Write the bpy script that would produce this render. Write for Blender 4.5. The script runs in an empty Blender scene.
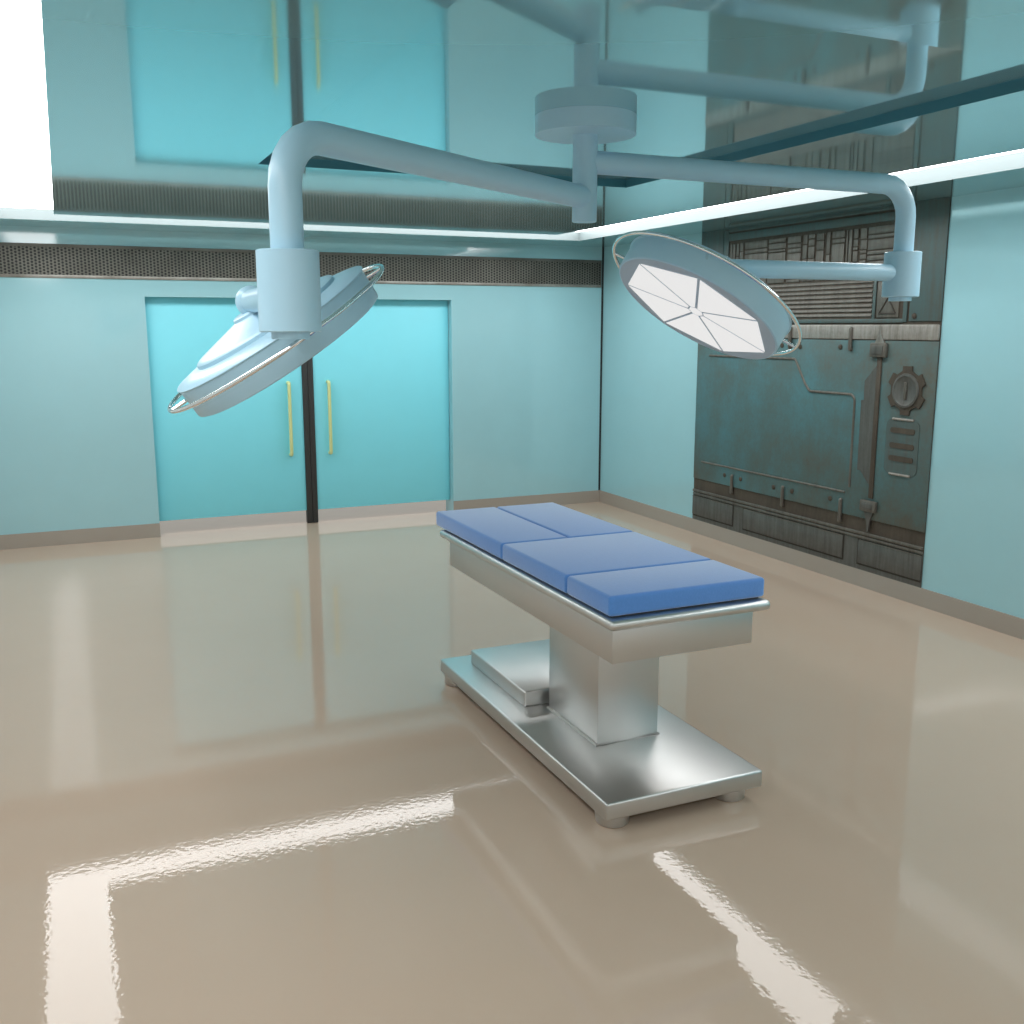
import bpy, bmesh, math, random
from mathutils import Vector, Matrix
random.seed(7)
PI = math.pi
S = bpy.context.scene
COL = S.collection

# ------------------------------------------------------------------ materials
def new_mat(name, base, rough=0.5, metal=0.0, ior=1.5):
    m = bpy.data.materials.new(name); m.use_nodes = True
    nt = m.node_tree; b = nt.nodes['Principled BSDF']
    b.inputs['Base Color'].default_value = (*base, 1)
    b.inputs['Roughness'].default_value = rough
    b.inputs['Metallic'].default_value = metal
    b.inputs['IOR'].default_value = ior
    return m, nt, b

def coords(nt, scale=(1, 1, 1)):
    tc = nt.nodes.new('ShaderNodeTexCoord'); mp = nt.nodes.new('ShaderNodeMapping')
    mp.inputs['Scale'].default_value = scale
    nt.links.new(tc.outputs['Object'], mp.inputs['Vector'])
    return mp.outputs['Vector']

def noise(nt, vec, scale, detail=4, rough=0.55):
    n = nt.nodes.new('ShaderNodeTexNoise')
    n.inputs['Scale'].default_value = scale; n.inputs['Detail'].default_value = detail
    n.inputs['Roughness'].default_value = rough
    nt.links.new(vec, n.inputs['Vector'])
    return n.outputs['Fac']

def ramp(nt, fac, stops):
    r = nt.nodes.new('ShaderNodeValToRGB'); e = r.color_ramp.elements
    while len(e) < len(stops): e.new(0.5)
    for k, (p, c) in zip(e, stops): k.position = p; k.color = (*c, 1)
    nt.links.new(fac, r.inputs['Fac'])
    return r.outputs['Color']

def mix(nt, fac, a, b, mode='MIX'):
    n = nt.nodes.new('ShaderNodeMix'); n.data_type = 'RGBA'; n.blend_type = mode
    for sock, v in ((n.inputs[0], fac), (n.inputs[6], a), (n.inputs[7], b)):
        if isinstance(v, (int, float)): sock.default_value = v
        elif isinstance(v, tuple): sock.default_value = (*v, 1)
        else: nt.links.new(v, sock)
    return n.outputs[2]

def math_n(nt, op, a, b=None):
    n = nt.nodes.new('ShaderNodeMath'); n.operation = op
    for sock, v in zip(n.inputs, (a, b)):
        if v is None: continue
        if isinstance(v, (int, float)): sock.default_value = v
        else: nt.links.new(v, sock)
    return n.outputs[0]

def bump(nt, b, h, strength, dist=0.01):
    n = nt.nodes.new('ShaderNodeBump'); n.inputs['Strength'].default_value = strength
    n.inputs['Distance'].default_value = dist
    nt.links.new(h, n.inputs['Height']); nt.links.new(n.outputs['Normal'], b.inputs['Normal'])

def plain(name, base, rough=0.5, metal=0.0, ior=1.5, bs=None, bstr=0.1, bd=0.002):
    m, nt, b = new_mat(name, base, rough, metal, ior)
    v = coords(nt)
    f = noise(nt, v, 3.0)
    c = mix(nt, f, tuple(x * 0.97 for x in base), tuple(min(1, x * 1.03) for x in base))
    nt.links.new(c, b.inputs['Base Color'])
    if bs: bump(nt, b, noise(nt, v, bs, 2), bstr, bd)
    return m

def emit(name, col, strength):
    m, nt, b = new_mat(name, col, 0.4)
    b.inputs['Emission Color'].default_value = (*col, 1)
    b.inputs['Emission Strength'].default_value = strength
    return m

M_wall = plain('teal wall paint', (0.325, 0.585, 0.640), 0.09, 0.0, 1.78, 90, 0.03, 0.001)
M_cove = plain('pale cove lining', (0.165, 0.205, 0.21), 0.4)
M_white = plain('white bounce wall paint', (0.80, 0.80, 0.79), 0.5)  # white picked to bounce neutral light from the unseen walls
M_lining = plain('dark teal lining', (0.045, 0.19, 0.25), 0.5)
M_door = plain('turquoise door paint', (0.235, 0.76, 0.88), 0.45, 0.0, 1.5)
M_handle = plain('pale yellow handle', (0.66, 0.70, 0.33), 0.35)
M_black = plain('black rubber', (0.030, 0.031, 0.031), 0.5)
M_gap = plain('dark corner gap', (0.01, 0.014, 0.016), 0.7)
M_lamp = plain('pale blue lamp paint', (0.45, 0.69, 0.83), 0.33, 0.0, 1.5)
M_bezel = plain('grey blue lamp face', (0.44, 0.56, 0.66), 0.4)
M_panel = emit('lamp light panel', (0.80, 0.80, 0.80), 0.94)
M_panel.node_tree.nodes['Principled BSDF'].inputs['Base Color'].default_value = (0.05, 0.05, 0.05, 1)
M_strip = emit('strip light', (1.0, 0.985, 0.985), 7.0)
M_strip.cycles.emission_sampling = 'FRONT'
M_panel.cycles.emission_sampling = 'NONE'
M_chrome, _, _ = new_mat('chrome', (0.82, 0.84, 0.84), 0.06, 1.0)

# floor: glossy poured resin with a fine ripple
M_floor, nt, b = new_mat('beige resin floor', (0.42, 0.33, 0.255), 0.035, 0.0, 1.35)
v = coords(nt)
f = noise(nt, v, 0.9, 5)
nt.links.new(ramp(nt, f, [(0.3, (0.472, 0.368, 0.284)), (0.7, (0.492, 0.382, 0.296))]), b.inputs['Base Color'])
f2 = noise(nt, v, 40, 1)
bump(nt, b, f2, 0.16, 0.0013)

M_skirt = plain('beige skirting resin', (0.36, 0.318, 0.272), 0.12, 0.0, 1.6)

# ceiling: polished teal metal
M_ceil, nt, b = new_mat('polished teal ceiling', (0.43, 0.67, 0.71), 0.06, 0.60)
v = coords(nt)
f = noise(nt, v, 2.0)
nt.links.new(mix(nt, f, (0.39, 0.645, 0.685), (0.41, 0.665, 0.705)), b.inputs['Base Color'])

# brushed stainless steel
M_steel, nt, b = new_mat('brushed stainless steel', (0.60, 0.60, 0.59), 0.28, 1.0)
v = coords(nt, (3, 3, 3))
f = noise(nt, v, 2, 3)
r = ramp(nt, f, [(0.3, (0.32, 0.32, 0.32)), (0.75, (0.36, 0.36, 0.36))])
nt.links.new(r, b.inputs['Roughness'])

# mattress fabric
M_blue, nt, b = new_mat('blue mattress fabric', (0.075, 0.19, 0.56), 0.75)
v = coords(nt)
f = noise(nt, v, 75, 4, 0.75)
nt.links.new(mix(nt, f, (0.060, 0.225, 0.60), (0.100, 0.29, 0.73)), b.inputs['Base Color'])
b.inputs['Sheen Weight'].default_value = 0.72
b.inputs['Sheen Roughness'].default_value = 0.5
bump(nt, b, noise(nt, v, 120, 3), 0.4, 0.002)

# perforated grille: staggered holes in (x, z)
M_mesh, nt, b = new_mat('perforated grey metal', (0.13, 0.125, 0.105), 0.5, 0.3)
tc = nt.nodes.new('ShaderNodeTexCoord'); sp = nt.nodes.new('ShaderNodeSeparateXYZ')
nt.links.new(tc.outputs['Object'], sp.inputs[0])
u = math_n(nt, 'DIVIDE', sp.outputs['X'], 0.0325)
cu = math_n(nt, 'FLOOR', u)
fu = math_n(nt, 'SUBTRACT', math_n(nt, 'FRACT', u), 0.5)
st = math_n(nt, 'MULTIPLY', math_n(nt, 'MODULO', math_n(nt, 'ABSOLUTE', cu), 2.0), 0.5)
w = math_n(nt, 'ADD', math_n(nt, 'DIVIDE', sp.outputs['Z'], 0.0285), st)
fw = math_n(nt, 'SUBTRACT', math_n(nt, 'FRACT', w), 0.5)
d2 = math_n(nt, 'ADD', math_n(nt, 'POWER', math_n(nt, 'MULTIPLY', fu, 0.0325), 2.0),
            math_n(nt, 'POWER', math_n(nt, 'MULTIPLY', fw, 0.0285), 2.0))
hole = math_n(nt, 'LESS_THAN', d2, 0.0108 ** 2)
f = noise(nt, tc.outputs['Object'], 4, 5)
metalc = ramp(nt, f, [(0.3, (0.110, 0.105, 0.088)), (0.7, (0.165, 0.158, 0.135))])
nt.links.new(mix(nt, hole, metalc, (0.012, 0.013, 0.011)), b.inputs['Base Color'])

def worn(name, stops, rough=0.55, metal=0.25, scale=2.2, streak=0.5):
    m, nt, b = new_mat(name, stops[0][1], rough, metal)
    v = coords(nt)
    big = noise(nt, v, scale, 7, 0.62)
    vs = coords(nt, (1, 9, 0.8))
    stq = noise(nt, vs, 3.0, 5, 0.6)
    fine = noise(nt, v, 38, 4, 0.6)
    t = math_n(nt, 'ADD', math_n(nt, 'MULTIPLY', big, 1.0 - streak), math_n(nt, 'MULTIPLY', stq, streak))
    t = math_n(nt, 'ADD', t, math_n(nt, 'MULTIPLY', math_n(nt, 'SUBTRACT', fine, 0.5), 0.22))
    nt.links.new(ramp(nt, t, stops), b.inputs['Base Color'])
    bump(nt, b, fine, 0.12, 0.003)
    return m
M_patina = worn('teal patina metal', [(0.30, (0.110, 0.115, 0.095)), (0.46, (0.094, 0.152, 0.150)), (0.64, (0.088, 0.205, 0.225))], 0.5, 0.25, 1.6, 0.12)
nt = M_patina.node_tree; b = nt.nodes['Principled BSDF']
tc = nt.nodes.new('ShaderNodeTexCoord'); sp = nt.nodes.new('ShaderNodeSeparateXYZ'); nt.links.new(tc.outputs['Object'], sp.inputs[0])
ey = math_n(nt, 'POWER', math_n(nt, 'ABSOLUTE', math_n(nt, 'DIVIDE', math_n(nt, 'SUBTRACT', sp.outputs['Y'], 0.25), 1.45)), 2.0)
ez = math_n(nt, 'POWER', math_n(nt, 'ABSOLUTE', math_n(nt, 'DIVIDE', math_n(nt, 'SUBTRACT', sp.outputs['Z'], 1.25), 0.95)), 2.0)
wear = math_n(nt, 'MULTIPLY', math_n(nt, 'ADD', ey, ez), 0.10)
rn = [n for n in nt.nodes if n.type == 'VALTORGB'][0]
src = rn.inputs['Fac'].links[0].from_socket
nt.links.new(math_n(nt, 'ADD', math_n(nt, 'SUBTRACT', src, wear), 0.06), rn.inputs['Fac'])
M_tealgrey = worn('grey teal metal', [(0.3, (0.095, 0.095, 0.08)), (0.6, (0.085, 0.135, 0.135))], 0.5, 0.25, 2.0, 0.6)
M_greymetal = worn('worn grey metal', [(0.3, (0.085, 0.077, 0.063)), (0.6, (0.155, 0.147, 0.127))], 0.5, 0.3, 3.0, 0.6)
M_dull = worn('dull dark grey metal', [(0.3, (0.075, 0.072, 0.062)), (0.65, (0.13, 0.132, 0.122))], 0.5, 0.3, 3.0, 0.8)
M_silver = worn('scuffed silver metal', [(0.3, (0.17, 0.15, 0.125)), (0.6, (0.36, 0.34, 0.31))], 0.42, 0.35, 3.0, 0.6)
M_brown = worn('rusty brown metal', [(0.3, (0.045, 0.033, 0.023)), (0.65, (0.092, 0.073, 0.053))], 0.65, 0.15, 3.0, 0.4)
M_dark = worn('dark recess metal', [(0.3, (0.028, 0.023, 0.017)), (0.65, (0.052, 0.046, 0.037))], 0.7, 0.1, 3.0, 0.4)

# ------------------------------------------------------------------ builders
def link(name, bm, mat, parent=None, origin=None, smooth=True, angle=35):
    me = bpy.data.meshes.new(name)
    bmesh.ops.recalc_face_normals(bm, faces=bm.faces)
    if origin is None:
        origin = parent.get('_o') if parent is not None else None
    o0 = Vector(origin) if origin is not None else Vector((0, 0, 0))
    if origin is not None:
        bmesh.ops.translate(bm, verts=bm.verts, vec=-o0)
    bm.to_mesh(me); bm.free()
    for p in me.polygons: p.use_smooth = smooth
    if smooth: me.set_sharp_from_angle(angle=math.radians(angle))
    me.materials.append(mat)
    o = bpy.data.objects.new(name, me); COL.objects.link(o)
    if parent is not None:
        o.parent = parent
    else:
        o.location = o0
    o['_o'] = tuple(o0)
    return o

def thing(name, label, cat, loc, group=None):
    o = bpy.data.objects.new(name, None); COL.objects.link(o)
    o.location = loc; o['_o'] = tuple(loc); o['label'] = label; o['category'] = cat
    if group: o['group'] = group
    return o

def tag(o, label, cat, group=None):
    o['label'] = label; o['category'] = cat
    if group: o['group'] = group
    return o

def structure(name, bm, mat, label=None, cat=None, **k):
    o = link(name, bm, mat, **k); o['kind'] = 'structure'
    if label: o['label'] = label
    if cat: o['category'] = cat
    return o

def add_box(bm, x0, x1, y0, y1, z0, z1, bev=0.0, seg=2):
    r = bmesh.ops.create_cube(bm, size=1.0)
    vs = r['verts']
    for v in vs:
        v.co = Vector(((x0 + x1) / 2 + v.co.x * (x1 - x0), (y0 + y1) / 2 + v.co.y * (y1 - y0), (z0 + z1) / 2 + v.co.z * (z1 - z0)))
    if bev:
        es = list({e for v in vs for e in v.link_edges})
        bmesh.ops.bevel(bm, geom=es, offset=bev, segments=seg, affect='EDGES', profile=0.5)
    return bm

def box(*a, **k): return add_box(bmesh.new(), *a, **k)

def frame_of(d):
    d = d.normalized()
    a = Vector((0, 0, 1)) if abs(d.z) < 0.9 else Vector((1, 0, 0))
    e1 = a.cross(d).normalized(); e2 = d.cross(e1)
    return e1, e2

def add_tube(bm, pts, r, n=24, caps=True, closed=False):
    pts = [Vector(p) for p in pts]; N = len(pts)
    rings = []; e1 = None
    for i, p in enumerate(pts):
        if closed: t = pts[(i + 1) % N] - pts[i - 1]
        else: t = pts[min(i + 1, N - 1)] - pts[max(i - 1, 0)]
        t.normalize()
        if e1 is None: e1, e2 = frame_of(t)
        else:
            e1 = (e1 - t * e1.dot(t)).normalized(); e2 = t.cross(e1)
        rr = r[i] if isinstance(r, (list, tuple)) else r
        rings.append([bm.verts.new(p + rr * (math.cos(2 * PI * k / n) * e1 + math.sin(2 * PI * k / n) * e2)) for k in range(n)])
    for i in range(N if closed else N - 1):
        a, c = rings[i], rings[(i + 1) % N]
        for k in range(n): bm.faces.new((a[k], a[(k + 1) % n], c[(k + 1) % n], c[k]))
    if caps and not closed:
        bm.faces.new(rings[0][::-1]); bm.faces.new(rings[-1])
    return bm

def tube(*a, **k): return add_tube(bmesh.new(), *a, **k)

def bend(p0, corner, p1, R, n=7):
    """polyline p0 -> rounded corner -> p1"""
    p0, c, p1 = Vector(p0), Vector(corner), Vector(p1)
    a = (p0 - c).normalized(); b2 = (p1 - c).normalized()
    half = a.angle(b2) / 2; t = R / math.tan(half)
    ctr = c + (a + b2).normalized() * (R / math.sin(half))
    s, e = c + a * t - ctr, c + b2 * t - ctr
    ang = s.angle(e); ax = s.cross(e).normalized()
    out = [p0]
    for i in range(n + 1):
        out.append(ctr + Matrix.Rotation(ang * i / n, 3, ax) @ s)
    return out + [p1]

def lathe(C, d, profile, n=64, closed_ends=True):
    """profile: list of (t, R) along axis d from C"""
    bm = bmesh.new(); C = Vector(C); d = Vector(d).normalized(); e1, e2 = frame_of(d)
    rings = []
    for t, R in profile:
        if R < 1e-6: rings.append([bm.verts.new(C + d * t)])
        else: rings.append([bm.verts.new(C + d * t + R * (math.cos(2 * PI * k / n) * e1 + math.sin(2 * PI * k / n) * e2)) for k in range(n)])
    for a, c in zip(rings, rings[1:]):
        for k in range(n):
            k2 = (k + 1) % n
            if len(a) == 1 and len(c) == 1: continue
            if len(a) == 1: bm.faces.new((a[0], c[k], c[k2]))
            elif len(c) == 1: bm.faces.new((a[k], a[k2], c[0]))
            else: bm.faces.new((a[k], a[k2], c[k2], c[k]))
    if closed_ends:
        for R_, flip in ((rings[0], True), (rings[-1], False)):
            if len(R_) > 1: bm.faces.new(R_[::-1] if flip else R_)
    return bm

def prism(poly, to3, d0, d1, bm=None):
    """extrude 2D polygon between depths d0 and d1; to3(a, b, depth) -> Vector"""
    bm = bm or bmesh.new()
    A = [bm.verts.new(to3(a, c, d0)) for a, c in poly]; B = [bm.verts.new(to3(a, c, d1)) for a, c in poly]
    bm.faces.new(A); bm.faces.new(B[::-1])
    n = len(poly)
    for i in range(n): bm.faces.new((A[i], B[i], B[(i + 1) % n], A[(i + 1) % n]))
    return bm

# ------------------------------------------------------------------ camera
cam = bpy.data.cameras.new('camera'); cam.sensor_width = 36; cam.lens = 35.0
co = bpy.data.objects.new('camera', cam); COL.objects.link(co)
co.location = (-5.8375, -10.471, 2.0995)
co.rotation_euler = (PI / 2 - 0.18455, 0, -0.41927)
cam.clip_start = 0.05
S.camera = co

# ------------------------------------------------------------------ room shell
XL, YF, H = -7.10, -12.35, 3.0
DL, DR, DT, SK = -5.072, -1.90, 2.38, 0.1417
structure('floor', box(XL - 0.2, 0.2, YF - 0.2, 2.2, -0.1, 0.0), M_floor, 'glossy beige resin floor under the operating table', smooth=False)

xz = lambda a, c, d: Vector((a, d, c))
poly = [(XL - 0.2, 0), (DL, 0), (DL, DT), (DR, DT), (DR, 0), (0.2, 0), (0.2, 3.2), (XL - 0.2, 3.2)]
structure('wall_back', prism(poly, xz, 0.0, 0.25), M_wall, 'pale teal wall around the turquoise double doors', smooth=False)
structure('wall_right', box(0, 0.2, YF, 0, 0, 3.2), M_wall, 'pale teal wall carrying the weathered metal panel', smooth=False)
structure('wall_left', box(XL - 0.2, XL, YF, 0, 0, 3.2), M_white, smooth=False)  # out of view; added in white for its neutral bounce light
structure('wall_front', box(XL - 0.2, 0.2, YF - 0.2, YF, 0, 3.2), M_white, smooth=False)  # unseen behind the camera; white added to bounce neutral light into the room

# ceiling slab: light groove all round and a shallow square recess in the middle
gx = [XL, -6.34, -5.82, -4.75, -2.35, -1.22, -0.68, 0.0]
gy = [YF, -11.65, -11.10, -7.85, -4.50, -1.22, -0.68, 0.0]
def height(i, j):
    groove = (i in (1, 5) and 1 <= j <= 5) or (j in (1, 5) and 1 <= i <= 5)
    if groove: return H + 0.10
    if i == 3 and j == 3: return H + 0.05
    return H
bm = bmesh.new()
def quad(*ps): bm.faces.new([bm.verts.new(q) for q in ps])
for i in range(7):
    for j in range(7):
        h = height(i, j); x0, x1, y0, y1 = gx[i], gx[i + 1], gy[j], gy[j + 1]
        quad((x0, y0, h), (x0, y1, h), (x1, y1, h), (x1, y0, h))
        if i < 6:
            h2 = height(i + 1, j)
            if h2 != h: quad((x1, y0, h), (x1, y1, h), (x1, y1, h2), (x1, y0, h2))
        if j < 6:
            h2 = height(i, j + 1)
            if h2 != h: quad((x0, y1, h), (x1, y1, h), (x1, y1, h2), (x0, y1, h2))
T = 3.2
quad((XL, YF, T), (0, YF, T), (0, 0, T), (XL, 0, T))
for a, c in (((XL, YF), (0, YF)), ((0, YF), (0, 0)), ((0, 0), (XL, 0)), ((XL, 0), (XL, YF))):
    quad((*a, H), (*c, H), (*c, T), (*a, T))
bmesh.ops.remove_doubles(bm, verts=bm.verts, dist=1e-5)
structure('ceiling', bm, M_ceil, 'polished teal ceiling mirroring the room', smooth=False)

bm = bmesh.new()
rx0, rx1, ry0, ry1 = gx[3], gx[4], gy[3], gy[4]
for a in ((rx0, rx0 + 0.0008, ry0, ry1), (rx1 - 0.0008, rx1, ry0, ry1), (rx0 + 0.0008, rx1 - 0.0008, ry0, ry0 + 0.0008), (rx0 + 0.0008, rx1 - 0.0008, ry1 - 0.0008, ry1)):
    add_box(bm, *a, H + 0.0005, H + 0.0495)
structure('trim_2', bm, M_lining, 'dark teal lining round the shallow ceiling recess', smooth=False)

# pale lining on the outer sides of the groove
bm = bmesh.new()
q0, q1, s0, s1, e_ = gx[1], gx[6], gy[1], gy[6], 0.003
for a in ((q0, q0 + e_, s0, s1), (q1 - e_, q1, s0, s1), (q0 + e_, q1 - e_, s0, s0 + e_), (q0 + e_, q1 - e_, s1 - e_, s1)):
    add_box(bm, *a, H + 0.0005, H + 0.0995)
structure('trim_3', bm, M_cove, 'pale lining on the sides of the ceiling light groove', smooth=False)

# strip lights lying in the groove
zs0, zs1 = H + 0.093, H + 0.0995
xo0, xi0, xi1, xo1 = gx[1] + 0.004, gx[2], gx[5], gx[6] - 0.004
yo0, yi0, yi1, yo1 = gy[1] + 0.004, gy[2], gy[5], gy[6] - 0.004
xy = lambda a, c, d: Vector((a, c, d))
strips = [
    ([(xo0, yo1), (xo1, yo1), (xi1, yi1), (xi0, yi1)], 'glowing strip light in the ceiling groove along the double door wall'),
    ([(xo1, yo1), (xo1, yo0), (xi1, yi0), (xi1, yi1)], 'glowing strip light in the ceiling groove along the metal panel wall'),
    ([(xo0, yo0), (xo0, yo1), (xi0, yi1), (xi0, yi0)], 'bright white strip light in the ceiling groove at upper left corner'),
    ([(xo1, yo0), (xo0, yo0), (xi0, yi0), (xi1, yi0)], 'strip light in the ceiling groove opposite the double doors'),
]
for p_, lab in strips:
    cx = sum(q[0] for q in p_) / 4; cy = sum(q[1] for q in p_) / 4
    st_ = link('ceiling_strip_light', prism(p_, xy, zs0, zs1), M_bezel, origin=(cx, cy, zs0), smooth=False)
    st_.data.materials.append(M_strip)               # only the underside glows, the rest is the housing
    for f_ in st_.data.polygons:
        if f_.normal.z < -0.5: f_.material_index = 1
    tag(st_, lab, 'strip light', 'strip lights in the ceiling groove')

# skirting and the dark joint in the corner
structure('baseboard_back', box(XL, DL, -0.012, 0.0, 0, SK), M_skirt, smooth=False)
structure('baseboard_back.001', box(DR, -0.0122, -0.012, 0.0, 0, SK), M_skirt, smooth=False)
structure('baseboard_right', box(-0.012, 0.0, YF, 0.0, 0, SK), M_skirt, smooth=False)
structure('baseboard_left', box(XL, XL + 0.012, YF, -0.0125, 0, SK), M_skirt, smooth=False)
structure('trim_1', box(-0.024, 0.0, -0.004, 0.0, SK, H), M_gap, smooth=False)

# ------------------------------------------------------------------ double doors
XM = -3.494
def door(idx, x0, x1, hx, seal, lab):
    d = structure('door_%d' % idx, box(x0, x1, 0.10, 0.15, SK, DT, 0.004, 2), M_door, lab, origin=((x0 + x1) / 2, 0.125, SK))
    link('edge_seal', box(seal[0], seal[1], 0.084, 0.154, 0.004, DT, 0.004, 2), M_black, d)['label'] = 'black rubber edge strip of the door'
    z0, z1, y = 0.757, 1.516, 0.045
    pts = [(hx, 0.10, z0)] + bend((hx, 0.095, z0), (hx, y, z0), (hx, y, (z0 + z1) / 2), 0.022, 5)[0:] \
        + bend((hx, y, (z0 + z1) / 2 + 0.01), (hx, y, z1), (hx, 0.095, z1), 0.022, 5) + [(hx, 0.10, z1)]
    link('door_handle', tube(pts, 0.0185, 16), M_handle, d)['label'] = 'pale yellow bar handle'
    return d
door(1, DL + 0.003, XM - 0.059, -3.703, (XM - 0.059, XM - 0.0015), 'left turquoise leaf of the double doors')
door(2, XM + 0.059, DR - 0.003, -3.280, (XM + 0.0015, XM + 0.059), 'right turquoise leaf of the double doors')

# ------------------------------------------------------------------ ventilation grille above the doors
G0, G1 = 2.542, 2.852
gr = thing('ventilation_grille', 'long perforated grey metal grille band running above the turquoise double doors', 'grille', (-3.55, 0, G0))
link('perforated_sheet', box(XL + 0.001, -0.032, -0.008, -0.0005, G0 + 0.03, G1 - 0.03), M_mesh, gr, smooth=False)
link('edge_strip', box(XL + 0.001, -0.032, -0.012, -0.0005, G1 - 0.03, G1, 0.003, 2), M_greymetal, gr)
link('edge_strip', box(XL + 0.001, -0.032, -0.012, -0.0005, G0, G0 + 0.03, 0.003, 2), M_silver, gr)

# ------------------------------------------------------------------ weathered metal panel on the right wall
PL, PR = -1.985, -5.030
wp = thing('metal_wall_panel', 'weathered teal and grey industrial metal panel set in the right wall', 'wall panel', (0, (PL + PR) / 2, SK))
yz = lambda a, c, d: Vector((-d, a, c))           # depth is measured from the wall into the room
def pbox(y0, y1, z0, z1, d0, d1, bev=0.003, bm=None):
    return add_box(bm or bmesh.new(), -d1, -d0, min(y0, y1), max(y0, y1), z0, z1, bev, 2)
def plink(name, bm, mat, label=None, parent=None):
    o = link(name, bm, mat, parent or wp)
    if label: o['label'] = label
    return o
plink('backing_plate', pbox(PR, PL, SK, 2.999, 0.0005, 0.006, 0), M_brown)
# upper cabinet
fr = bmesh.new()
pbox(-2.36, -2.44, 2.13, 2.985, 0.006, 0.018, 0.003, fr)
pbox(-4.665, -4.705, 2.13, 2.985, 0.006, 0.018, 0.003, fr)
pbox(-2.44, -4.665, 2.125, 2.155, 0.006, 0.018, 0.003, fr)
pbox(-2.44, -4.665, 2.887, 2.950, 0.006, 0.020, 0.004, fr)
pbox(-2.44, -4.665, 2.968, 2.990, 0.006, 0.018, 0.003, fr)
pbox(-4.345, -4.375, 2.155, 2.47, 0.006, 0.018, 0.003, fr)
plink('cabinet_frame', fr, M_tealgrey)
pb = plink('side_plate', pbox(PL, -2.345, 2.14, 2.999, 0.006, 0.012), M_tealgrey)
plink('side_plate', pbox(-4.725, PR, 2.135, 2.999, 0.006, 0.016, 0.004), M_tealgrey)
plink('top_rail', pbox(-2.345, -4.725, 2.992, 2.999, 0.006, 0.012, 0), M_tealgrey)
# maze of raised blocks
def blocks(bm, y0, y1, zs, d=0.017, g=0.010):
    for a, c in zip(zs, zs[1:]): pbox(y0 - g / 2, y1 + g / 2, a + g / 2, c - g / 2, 0.006, d + random.uniform(-0.003, 0.003), 0.002, bm)
bk = bmesh.new()
cols = [(-2.46, -2.50, [2.47, 2.86]), (-2.50, -2.55, [2.47, 2.62, 2.86]), (-2.555, -2.60, [2.47, 2.60, 2.66, 2.74, 2.86]), (-2.605, -2.67, [2.47, 2.56, 2.64, 2.70, 2.78, 2.86]),
        (-2.685, -3.02, [2.47, 2.58, 2.615, 2.75, 2.79, 2.862]), (-3.03, -3.27, [2.47, 2.605, 2.63, 2.74, 2.765, 2.82, 2.862]),
        (-3.29, -3.47, [2.47, 2.50, 2.72, 2.76, 2.80, 2.862]), (-3.49, -3.55, [2.47, 2.60, 2.66, 2.78, 2.862]), (-3.555, -3.64, [2.47, 2.58, 2.66, 2.76, 2.82, 2.862]),
        (-3.66, -3.755, [2.47, 2.72, 2.80, 2.862]), (-3.78, -3.83, [2.47, 2.68, 2.862]), (-3.845, -4.00, [2.47, 2.53, 2.76, 2.80, 2.862]),
        (-4.01, -4.035, [2.47, 2.862]), (-4.04, -4.085, [2.47, 2.862]), (-4.09, -4.15, [2.47, 2.60, 2.69, 2.72, 2.78, 2.862]),
        (-4.17, -4.245, [2.47, 2.615, 2.66, 2.69, 2.77, 2.862]), (-4.25, -4.66, [2.47, 2.60, 2.645, 2.68, 2.765, 2.80, 2.862])]
for y0, y1, zs in cols: blocks(bk, y0, y1, zs)
plink('relief_blocks', bk, M_greymetal)
lv = bmesh.new()
for k in range(8):
    z = 2.172 + k * 0.0375
    prism([(0.006, z), (0.016, z + 0.004), (0.015, z + 0.014), (0.006, z + 0.026)], lambda a, c, d: Vector((-a, d, c)), -4.335, -2.46, lv)
plink('louvre_vent', lv, M_greymetal)
tb = plink('triangle_plate', pbox(-4.39, -4.62, 2.165, 2.44, 0.006, 0.017, 0.006), M_greymetal)
tri = bmesh.new(); a_, b_, c_ = (-4.507, 2.315), (-4.422, 2.195), (-4.592, 2.195)
for p_, q_ in ((a_, b_), (b_, c_), (c_, a_)): add_tube(tri, [yz(*p_, 0.018), yz(*q_, 0.018)], 0.006, 8)
plink('triangle_mark', tri, M_dark, 'raised triangle outline', tb)
# silver band
plink('crossband', pbox(PL, PR, 1.995, 2.112, 0.006, 0.026, 0.010), M_silver, 'scuffed silver band across the panel')
# main teal plate
plink('main_plate', pbox(PL, PR, 0.570, 1.990, 0.006, 0.016, 0.004), M_patina, 'teal patina plate')
cd = bmesh.new()
add_tube(cd, bend(yz(-2.20, 1.815, 0.017), yz(-3.47, 1.820, 0.017), yz(-3.60, 1.635, 0.017), 0.05) + bend(yz(-3.61, 1.62, 0.017), yz(-3.675, 1.553, 0.017), yz(-3.80, 1.554, 0.017), 0.05)
         + bend(yz(-4.0, 1.555, 0.017), yz(-4.220, 1.556, 0.017), yz(-4.221, 0.80, 0.017), 0.06), 0.011, 10)
plink('raised_trim', cd, M_greymetal)
plink('raised_trim', tube([yz(-2.12, 0.752, 0.017), yz(-4.175, 0.752, 0.017)], 0.010, 10), M_greymetal)
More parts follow.
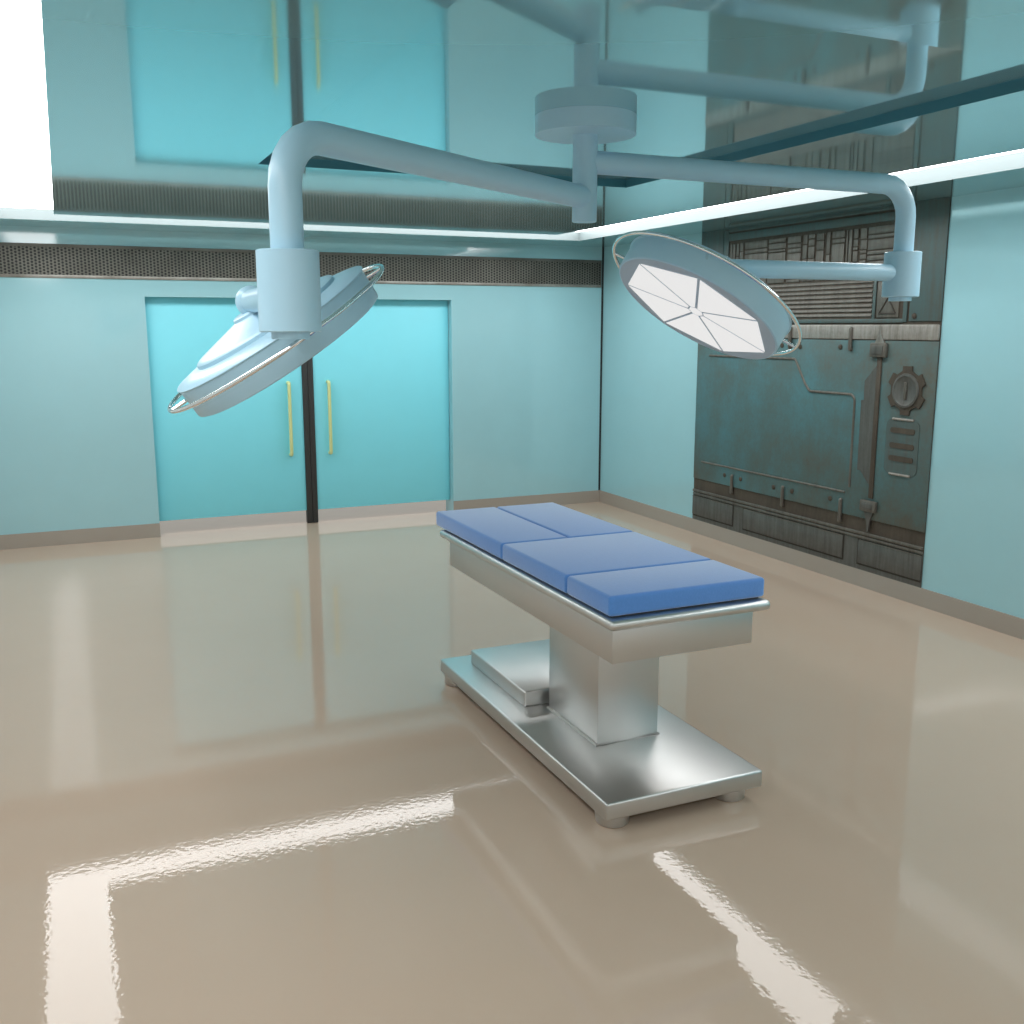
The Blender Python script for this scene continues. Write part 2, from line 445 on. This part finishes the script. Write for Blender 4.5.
# locking bar with side plate
plink('locking_bar', pbox(-4.445, -4.492, 0.745, 1.86, 0.016, 0.028, 0.004), M_brown)
plink('bar_guard', prism([(-4.443, 1.80), (-4.322, 1.672), (-4.324, 1.519), (-4.296, 1.518), (-4.300, 0.955), (-4.335, 0.955), (-4.443, 0.845)], yz, 0.016, 0.022), M_dull)
for z0, z1, tip in ((1.86, 1.972, 2.095), (0.635, 0.727, 0.47)):
    lt = plink('latch', pbox(-4.375, -4.548, z0, z1, 0.016, 0.050, 0.012), M_greymetal)
    plink('latch_face', pbox(-4.405, -4.520, z0 + 0.022, z1 - 0.022, 0.048, 0.056, 0.004), M_dull, None, lt)
    e = z1 if tip > z1 else z0
    plink('latch_spike', prism([(-4.415, e), (-4.446, (e + tip) / 2), (-4.455, tip), (-4.472, tip), (-4.480, (e + tip) / 2), (-4.510, e)], yz, 0.016, 0.032), M_silver if tip > z1 else M_dull, None, lt)
# clamps and bolts
for y, z0, z1 in ((-4.146, 1.905, 2.09), (-3.406, 1.905, 2.09), (-2.66, 1.905, 2.09), (-2.643, 0.50, 0.69), (-3.396, 0.50, 0.69), (-4.135, 0.49, 0.695)):
    d = 0.026 if z0 > 1 else 0.016
    c = plink('strap_clamp', tube([yz(y, z0 + 0.012, 0.008)] + bend(yz(y, z0 + 0.012, 0.010), yz(y, z0 + 0.012, d + 0.008), yz(y, (z0 + z1) / 2, d + 0.008), 0.006, 4)
              + bend(yz(y, (z0 + z1) / 2 + 0.01, d + 0.008), yz(y, z1 - 0.012, d + 0.008), yz(y, z1 - 0.012, 0.010), 0.006, 4) + [yz(y, z1 - 0.012, 0.008)], 0.016, 12), M_greymetal)
for y, z in ((-4.018, 1.932), (-3.285, 1.932), (-3.525, 1.925), (-2.517, 0.668), (-2.772, 0.664), (-3.262, 0.658), (-3.517, 0.660), (-4.003, 0.672), (-4.781, 2.174)):
    plink('bolt', lathe(yz(y, z, 0.0145), (-1, 0, 0), [(0, 0.022), (0.008, 0.021), (0.012, 0.014), (0.012, 0)], 12), M_brown)
# cog shaped dial
cy_, cz_ = -4.763, 1.618
cog = []
for k in range(6):
    a0 = PI / 2 + k * PI / 3
    for da, rr in ((-0.23, 0.190), (0.23, 0.190), (0.30, 0.156), (0.52, 0.150), (0.74, 0.156)):
        cog.append((cy_ - rr * math.cos(a0 + da), cz_ + rr * math.sin(a0 + da)))
dial = plink('cog_dial', prism(cog, yz, 0.016, 0.030), M_brown)
plink('dial_rim', lathe(yz(cy_, cz_, 0.028), (-1, 0, 0), [(0, 0.132), (0.012, 0.128), (0.014, 0.112), (0.006, 0.100), (0.003, 0.0)], 40), M_dull, None, dial)
plink('dial_slot', pbox(cy_ - 0.014, cy_ + 0.014, cz_ - 0.066, cz_ + 0.066, 0.030, 0.044, 0.006), M_greymetal, None, dial)
# slotted vent plate
def rrect(y0, y1, z0, z1, r, n=5):
    out = []
    for cx_, cz2, a0 in ((y1 - r, z1 - r, 0), (y0 + r, z1 - r, PI / 2), (y0 + r, z0 + r, PI), (y1 - r, z0 + r, 1.5 * PI)):
        for k in range(n + 1):
            a = a0 + k * PI / 2 / n; out.append((cx_ + r * math.cos(a), cz2 + r * math.sin(a)))
    return out
sv = plink('slot_vent', prism(rrect(-4.915, -4.585, 0.975, 1.395, 0.05), yz, 0.016, 0.021), M_tealgrey)
rim = bmesh.new()
for z in (0.972, 1.398): add_tube(rim, [yz(-4.645, z, 0.020), yz(-4.855, z, 0.020)], 0.010, 8)
plink('vent_lip', rim, M_silver, None, sv)
for z in (1.312, 1.195, 1.095):
    plink('vent_slot', prism(rrect(-4.875, -4.632, z - 0.021, z + 0.021, 0.018), yz, 0.021, 0.026), M_brown, None, sv)
# bottom rails and inset boxes
plink('kick_rail', pbox(PL, PR, 0.432, 0.458, 0.006, 0.022, 0.006), M_greymetal)
plink('kick_rail', pbox(PL, PR, 0.400, 0.424, 0.006, 0.018, 0.006), M_greymetal)
plink('kick_plate', pbox(PL, PR, SK, 0.396, 0.006, 0.010, 0.0), M_dull)
for y0, y1 in ((PL - 0.003, -2.665), (-2.838, -4.182), (-4.362, PR + 0.003)):
    plink('box_recess', pbox(y0 if y0 == PL - 0.003 else y0 + 0.014, y1 - (0.014 if y1 > PR + 0.01 else 0), 0.180, 0.394, 0.0095, 0.0108, 0), M_dark)
    bx = plink('inset_box', pbox(y0, y1, 0.195, 0.388, 0.010, 0.020, 0.006), M_dull)
    plink('box_lip', pbox(y0 - 0.012 if y0 != PL - 0.003 else y0, y1 + 0.012, 0.382, 0.391, 0.018, 0.0225, 0.002), M_greymetal, None, bx)

# ------------------------------------------------------------------ operating table
ot = thing('operating_table', 'steel pedestal operating table with blue mattress pads, standing on the beige floor', 'operating table', (-3.51, -6.085, 0))
link('base_plate', box(-3.910, -3.106, -7.112, -5.085, 0.060, 0.140, 0.011, 3), M_steel, ot)
for x, y in ((-3.822, -7.010), (-3.222, -7.018), (-3.830, -5.158), (-3.222, -5.158)):
    link('foot', lathe((x, y, 0), (0, 0, 1), [(0, 0.066), (0.006, 0.072), (0.045, 0.076), (0.0605, 0.076)], 32), M_steel, ot)
link('drive_cover', box(-3.770, -3.230, -5.995, -5.235, 0.138, 0.224, 0.010, 3), M_steel, ot)
cb = box(-3.660, -3.325, -6.578, -6.055, 0.138, 0.735, 0.006, 2)
link('pedestal_column', cb, M_steel, ot)
ws = bmesh.new()
add_tube(ws, [(-3.660, -6.578, 0.142), (-3.325, -6.578, 0.142), (-3.325, -6.055, 0.142), (-3.660, -6.055, 0.142)], 0.011, 8, closed=True)
link('weld_bead', ws, M_steel, ot)
link('underframe', box(-3.856, -3.146, -7.042, -5.128, 0.720, 0.886, 0.006, 2), M_steel, ot)
link('tray', box(-3.903, -3.100, -7.110, -5.075, 0.882, 0.928, 0.0215, 5), M_steel, ot)
X0, X1, Y0, Y1, Z0, Z1 = -3.889, -3.110, -7.072, -4.985, 0.934, 1.022
g = 0.003
pads = [('mattress_pad', X0, X1, Y0, -6.682 - g), ('mattress_pad', X0, X1, -6.682 + g, -5.968 - g), ('mattress_pad', X0, -3.503 - g, -5.968 + g, Y1), ('mattress_pad', -3.503 + g, X1, -5.968 + g, Y1)]
for nme, x0, x1, y0, y1 in pads:
    link(nme, box(x0, x1, y0, y1, Z0, Z1, 0.016, 4), M_blue, ot)
link('pad_board', box(X0 + 0.02, X1 - 0.02, Y0 + 0.02, -5.09, 0.924, 0.940), M_black, ot)

# ------------------------------------------------------------------ ceiling surgical light
PX, PY = -3.552, -6.178
sl = thing('surgical_light', 'pale blue ceiling surgical light with two jointed arms and round lamp heads', 'surgical light', (PX, PY, 3.05))
link('mounting_disc', lathe((PX, PY, 2.967), (0, 0, 1), [(0, 0.232), (0.002, 0.234), (0.083, 0.234)], 64), M_lamp, sl)
link('post', lathe((PX, PY, 2.580), (0, 0, 1), [(0, 0.0545), (0.004, 0.058), (0.388, 0.058)], 32), M_lamp, sl)

def branch(E, za, ctop, cbot, piv, C, n, ph0, struts):
    """E: xy of the drop pipe, za: arm height, piv: joint of lamp, C: centre of the lit face, n: facing direction"""
    E = Vector((*E, za)); n = Vector(n).normalized(); u = -n; C = Vector(C); piv = Vector(piv)
    arm = link('swing_arm', tube(bend((PX, PY, za), E, (E.x, E.y, ctop - 0.02), 0.165, 6), 0.0525, 28), M_lamp, sl, angle=40)
    link('collar', lathe((E.x, E.y, cbot), (0, 0, 1), [(0, 0.094), (0.003, 0.098), (ctop - cbot - 0.003, 0.098), (ctop - cbot, 0.094)], 48), M_lamp, arm)
    link('collar_cap', lathe((E.x, E.y, cbot - 0.022), (0, 0, 1), [(0, 0.060), (0.03, 0.060)], 40), M_lamp, arm)
    la = link('lamp_arm', tube([Vector((E.x, E.y, piv.z)), piv], 0.046, 24), M_lamp, sl)
    kn = bmesh.new(); bmesh.ops.create_uvsphere(kn, u_segments=32, v_segments=20, radius=0.063, matrix=Matrix.Translation(piv))
    link('joint_ball', kn, M_lamp, la)
    link('joint_neck', lathe(C + u * 0.20, u, [(0, 0.048), ((piv - C).length - 0.20, 0.046)], 32), M_lamp, la)
    # head
    hd = link('lamp_head', lathe(C, u, [(0.0, 0.0), (0.0, 0.438), (0.003, 0.445), (0.008, 0.447), (0.124, 0.448), (0.124, 0.0)], 96), M_lamp, sl)
    link('face_bezel', lathe(C - u * 0.001, u, [(0.0, 0.0), (0.0, 0.436), (0.004, 0.4375), (0.004, 0.0)], 96), M_bezel, hd)
    link('housing_dome', lathe(C, u, [(0.1235, 0.0), (0.1235, 0.447), (0.126, 0.452), (0.131, 0.455), (0.135, 0.451), (0.155, 0.342), (0.153, 0.333), (0.168, 0.331), (0.172, 0.325), (0.178, 0.305),
                                      (0.219, 0.112), (0.222, 0.108), (0.232, 0.106), (0.236, 0.099), (0.236, 0.0)], 96), M_lamp, hd)
    e1 = Vector((0, 0, 1)).cross(n).normalized(); e2 = n.cross(e1)
    pol = lambda a, R, t: C + u * t + R * (math.cos(a) * e1 + math.sin(a) * e2)
    R7, hub, gp = 0.404, 0.046, 0.0075
    for k in range(7):
        a0, a1 = ph0 + k * 2 * PI / 7, ph0 + (k + 1) * 2 * PI / 7
        t0 = Vector((math.cos(a0), math.sin(a0))); t1 = Vector((math.cos(a1), math.sin(a1)))
        n0 = Vector((-t0.y, t0.x)) * gp; n1 = Vector((t1.y, -t1.x)) * gp
        pts = [t0 * hub + n0, t0 * (R7 - 0.003) + n0, t1 * (R7 - 0.003) + n1, t1 * hub + n1]
        link('light_panel', prism([(q.x, q.y) for q in pts], lambda a, c, d: C + u * d + a * e1 + c * e2, -0.0035, -0.0008), M_panel, hd, smooth=False)
    link('centre_panel', prism([((hub - 0.007) * math.cos(ph0 + k * 2 * PI / 7), (hub - 0.007) * math.sin(ph0 + k * 2 * PI / 7)) for k in range(7)],
                               lambda a, c, d: C + u * d + a * e1 + c * e2, -0.0035, -0.0008), M_panel, hd, smooth=False)
    rg = link('grip_ring', tube([pol(2 * PI * k / 96, 0.523, 0.088) for k in range(96)], 0.0092, 14, closed=True), M_chrome, hd)
    for a in struts:
        a = math.radians(a)
        link('ring_strut', tube([pol(a, 0.435, 0.088), pol(a, 0.520, 0.088)], 0.0075, 12), M_chrome, rg)

branch((-1.573, -6.190), 2.851, 2.500, 2.258, (-2.767, -6.180, 2.388), (-2.911, -6.180, 2.174), (-0.557, -0.007, -0.83), 1.576, (130, 40, -60, -140))
branch((-5.169, -7.239), 2.692, 2.334, 2.081, (-5.121, -6.254, 2.199), (-4.977, -6.254, 1.985), (0.559, 0.0, -0.829), 1.20, (-93, -3, 107, 177))

# ------------------------------------------------------------------ world and view
wd = bpy.data.worlds.new('world'); S.world = wd; wd.use_nodes = True
bg = wd.node_tree.nodes['Background']; bg.inputs[0].default_value = (1.0, 0.985, 0.96, 1); bg.inputs[1].default_value = 0.65
S.cycles.sample_clamp_indirect = 4.0
S.view_settings.view_transform = 'Standard'; S.view_settings.look = 'None'
S.view_settings.exposure = 0.0; S.view_settings.gamma = 1.0; S.view_settings.use_curve_mapping = False
for o in list(bpy.data.objects):
    if '_o' in o: del o['_o']
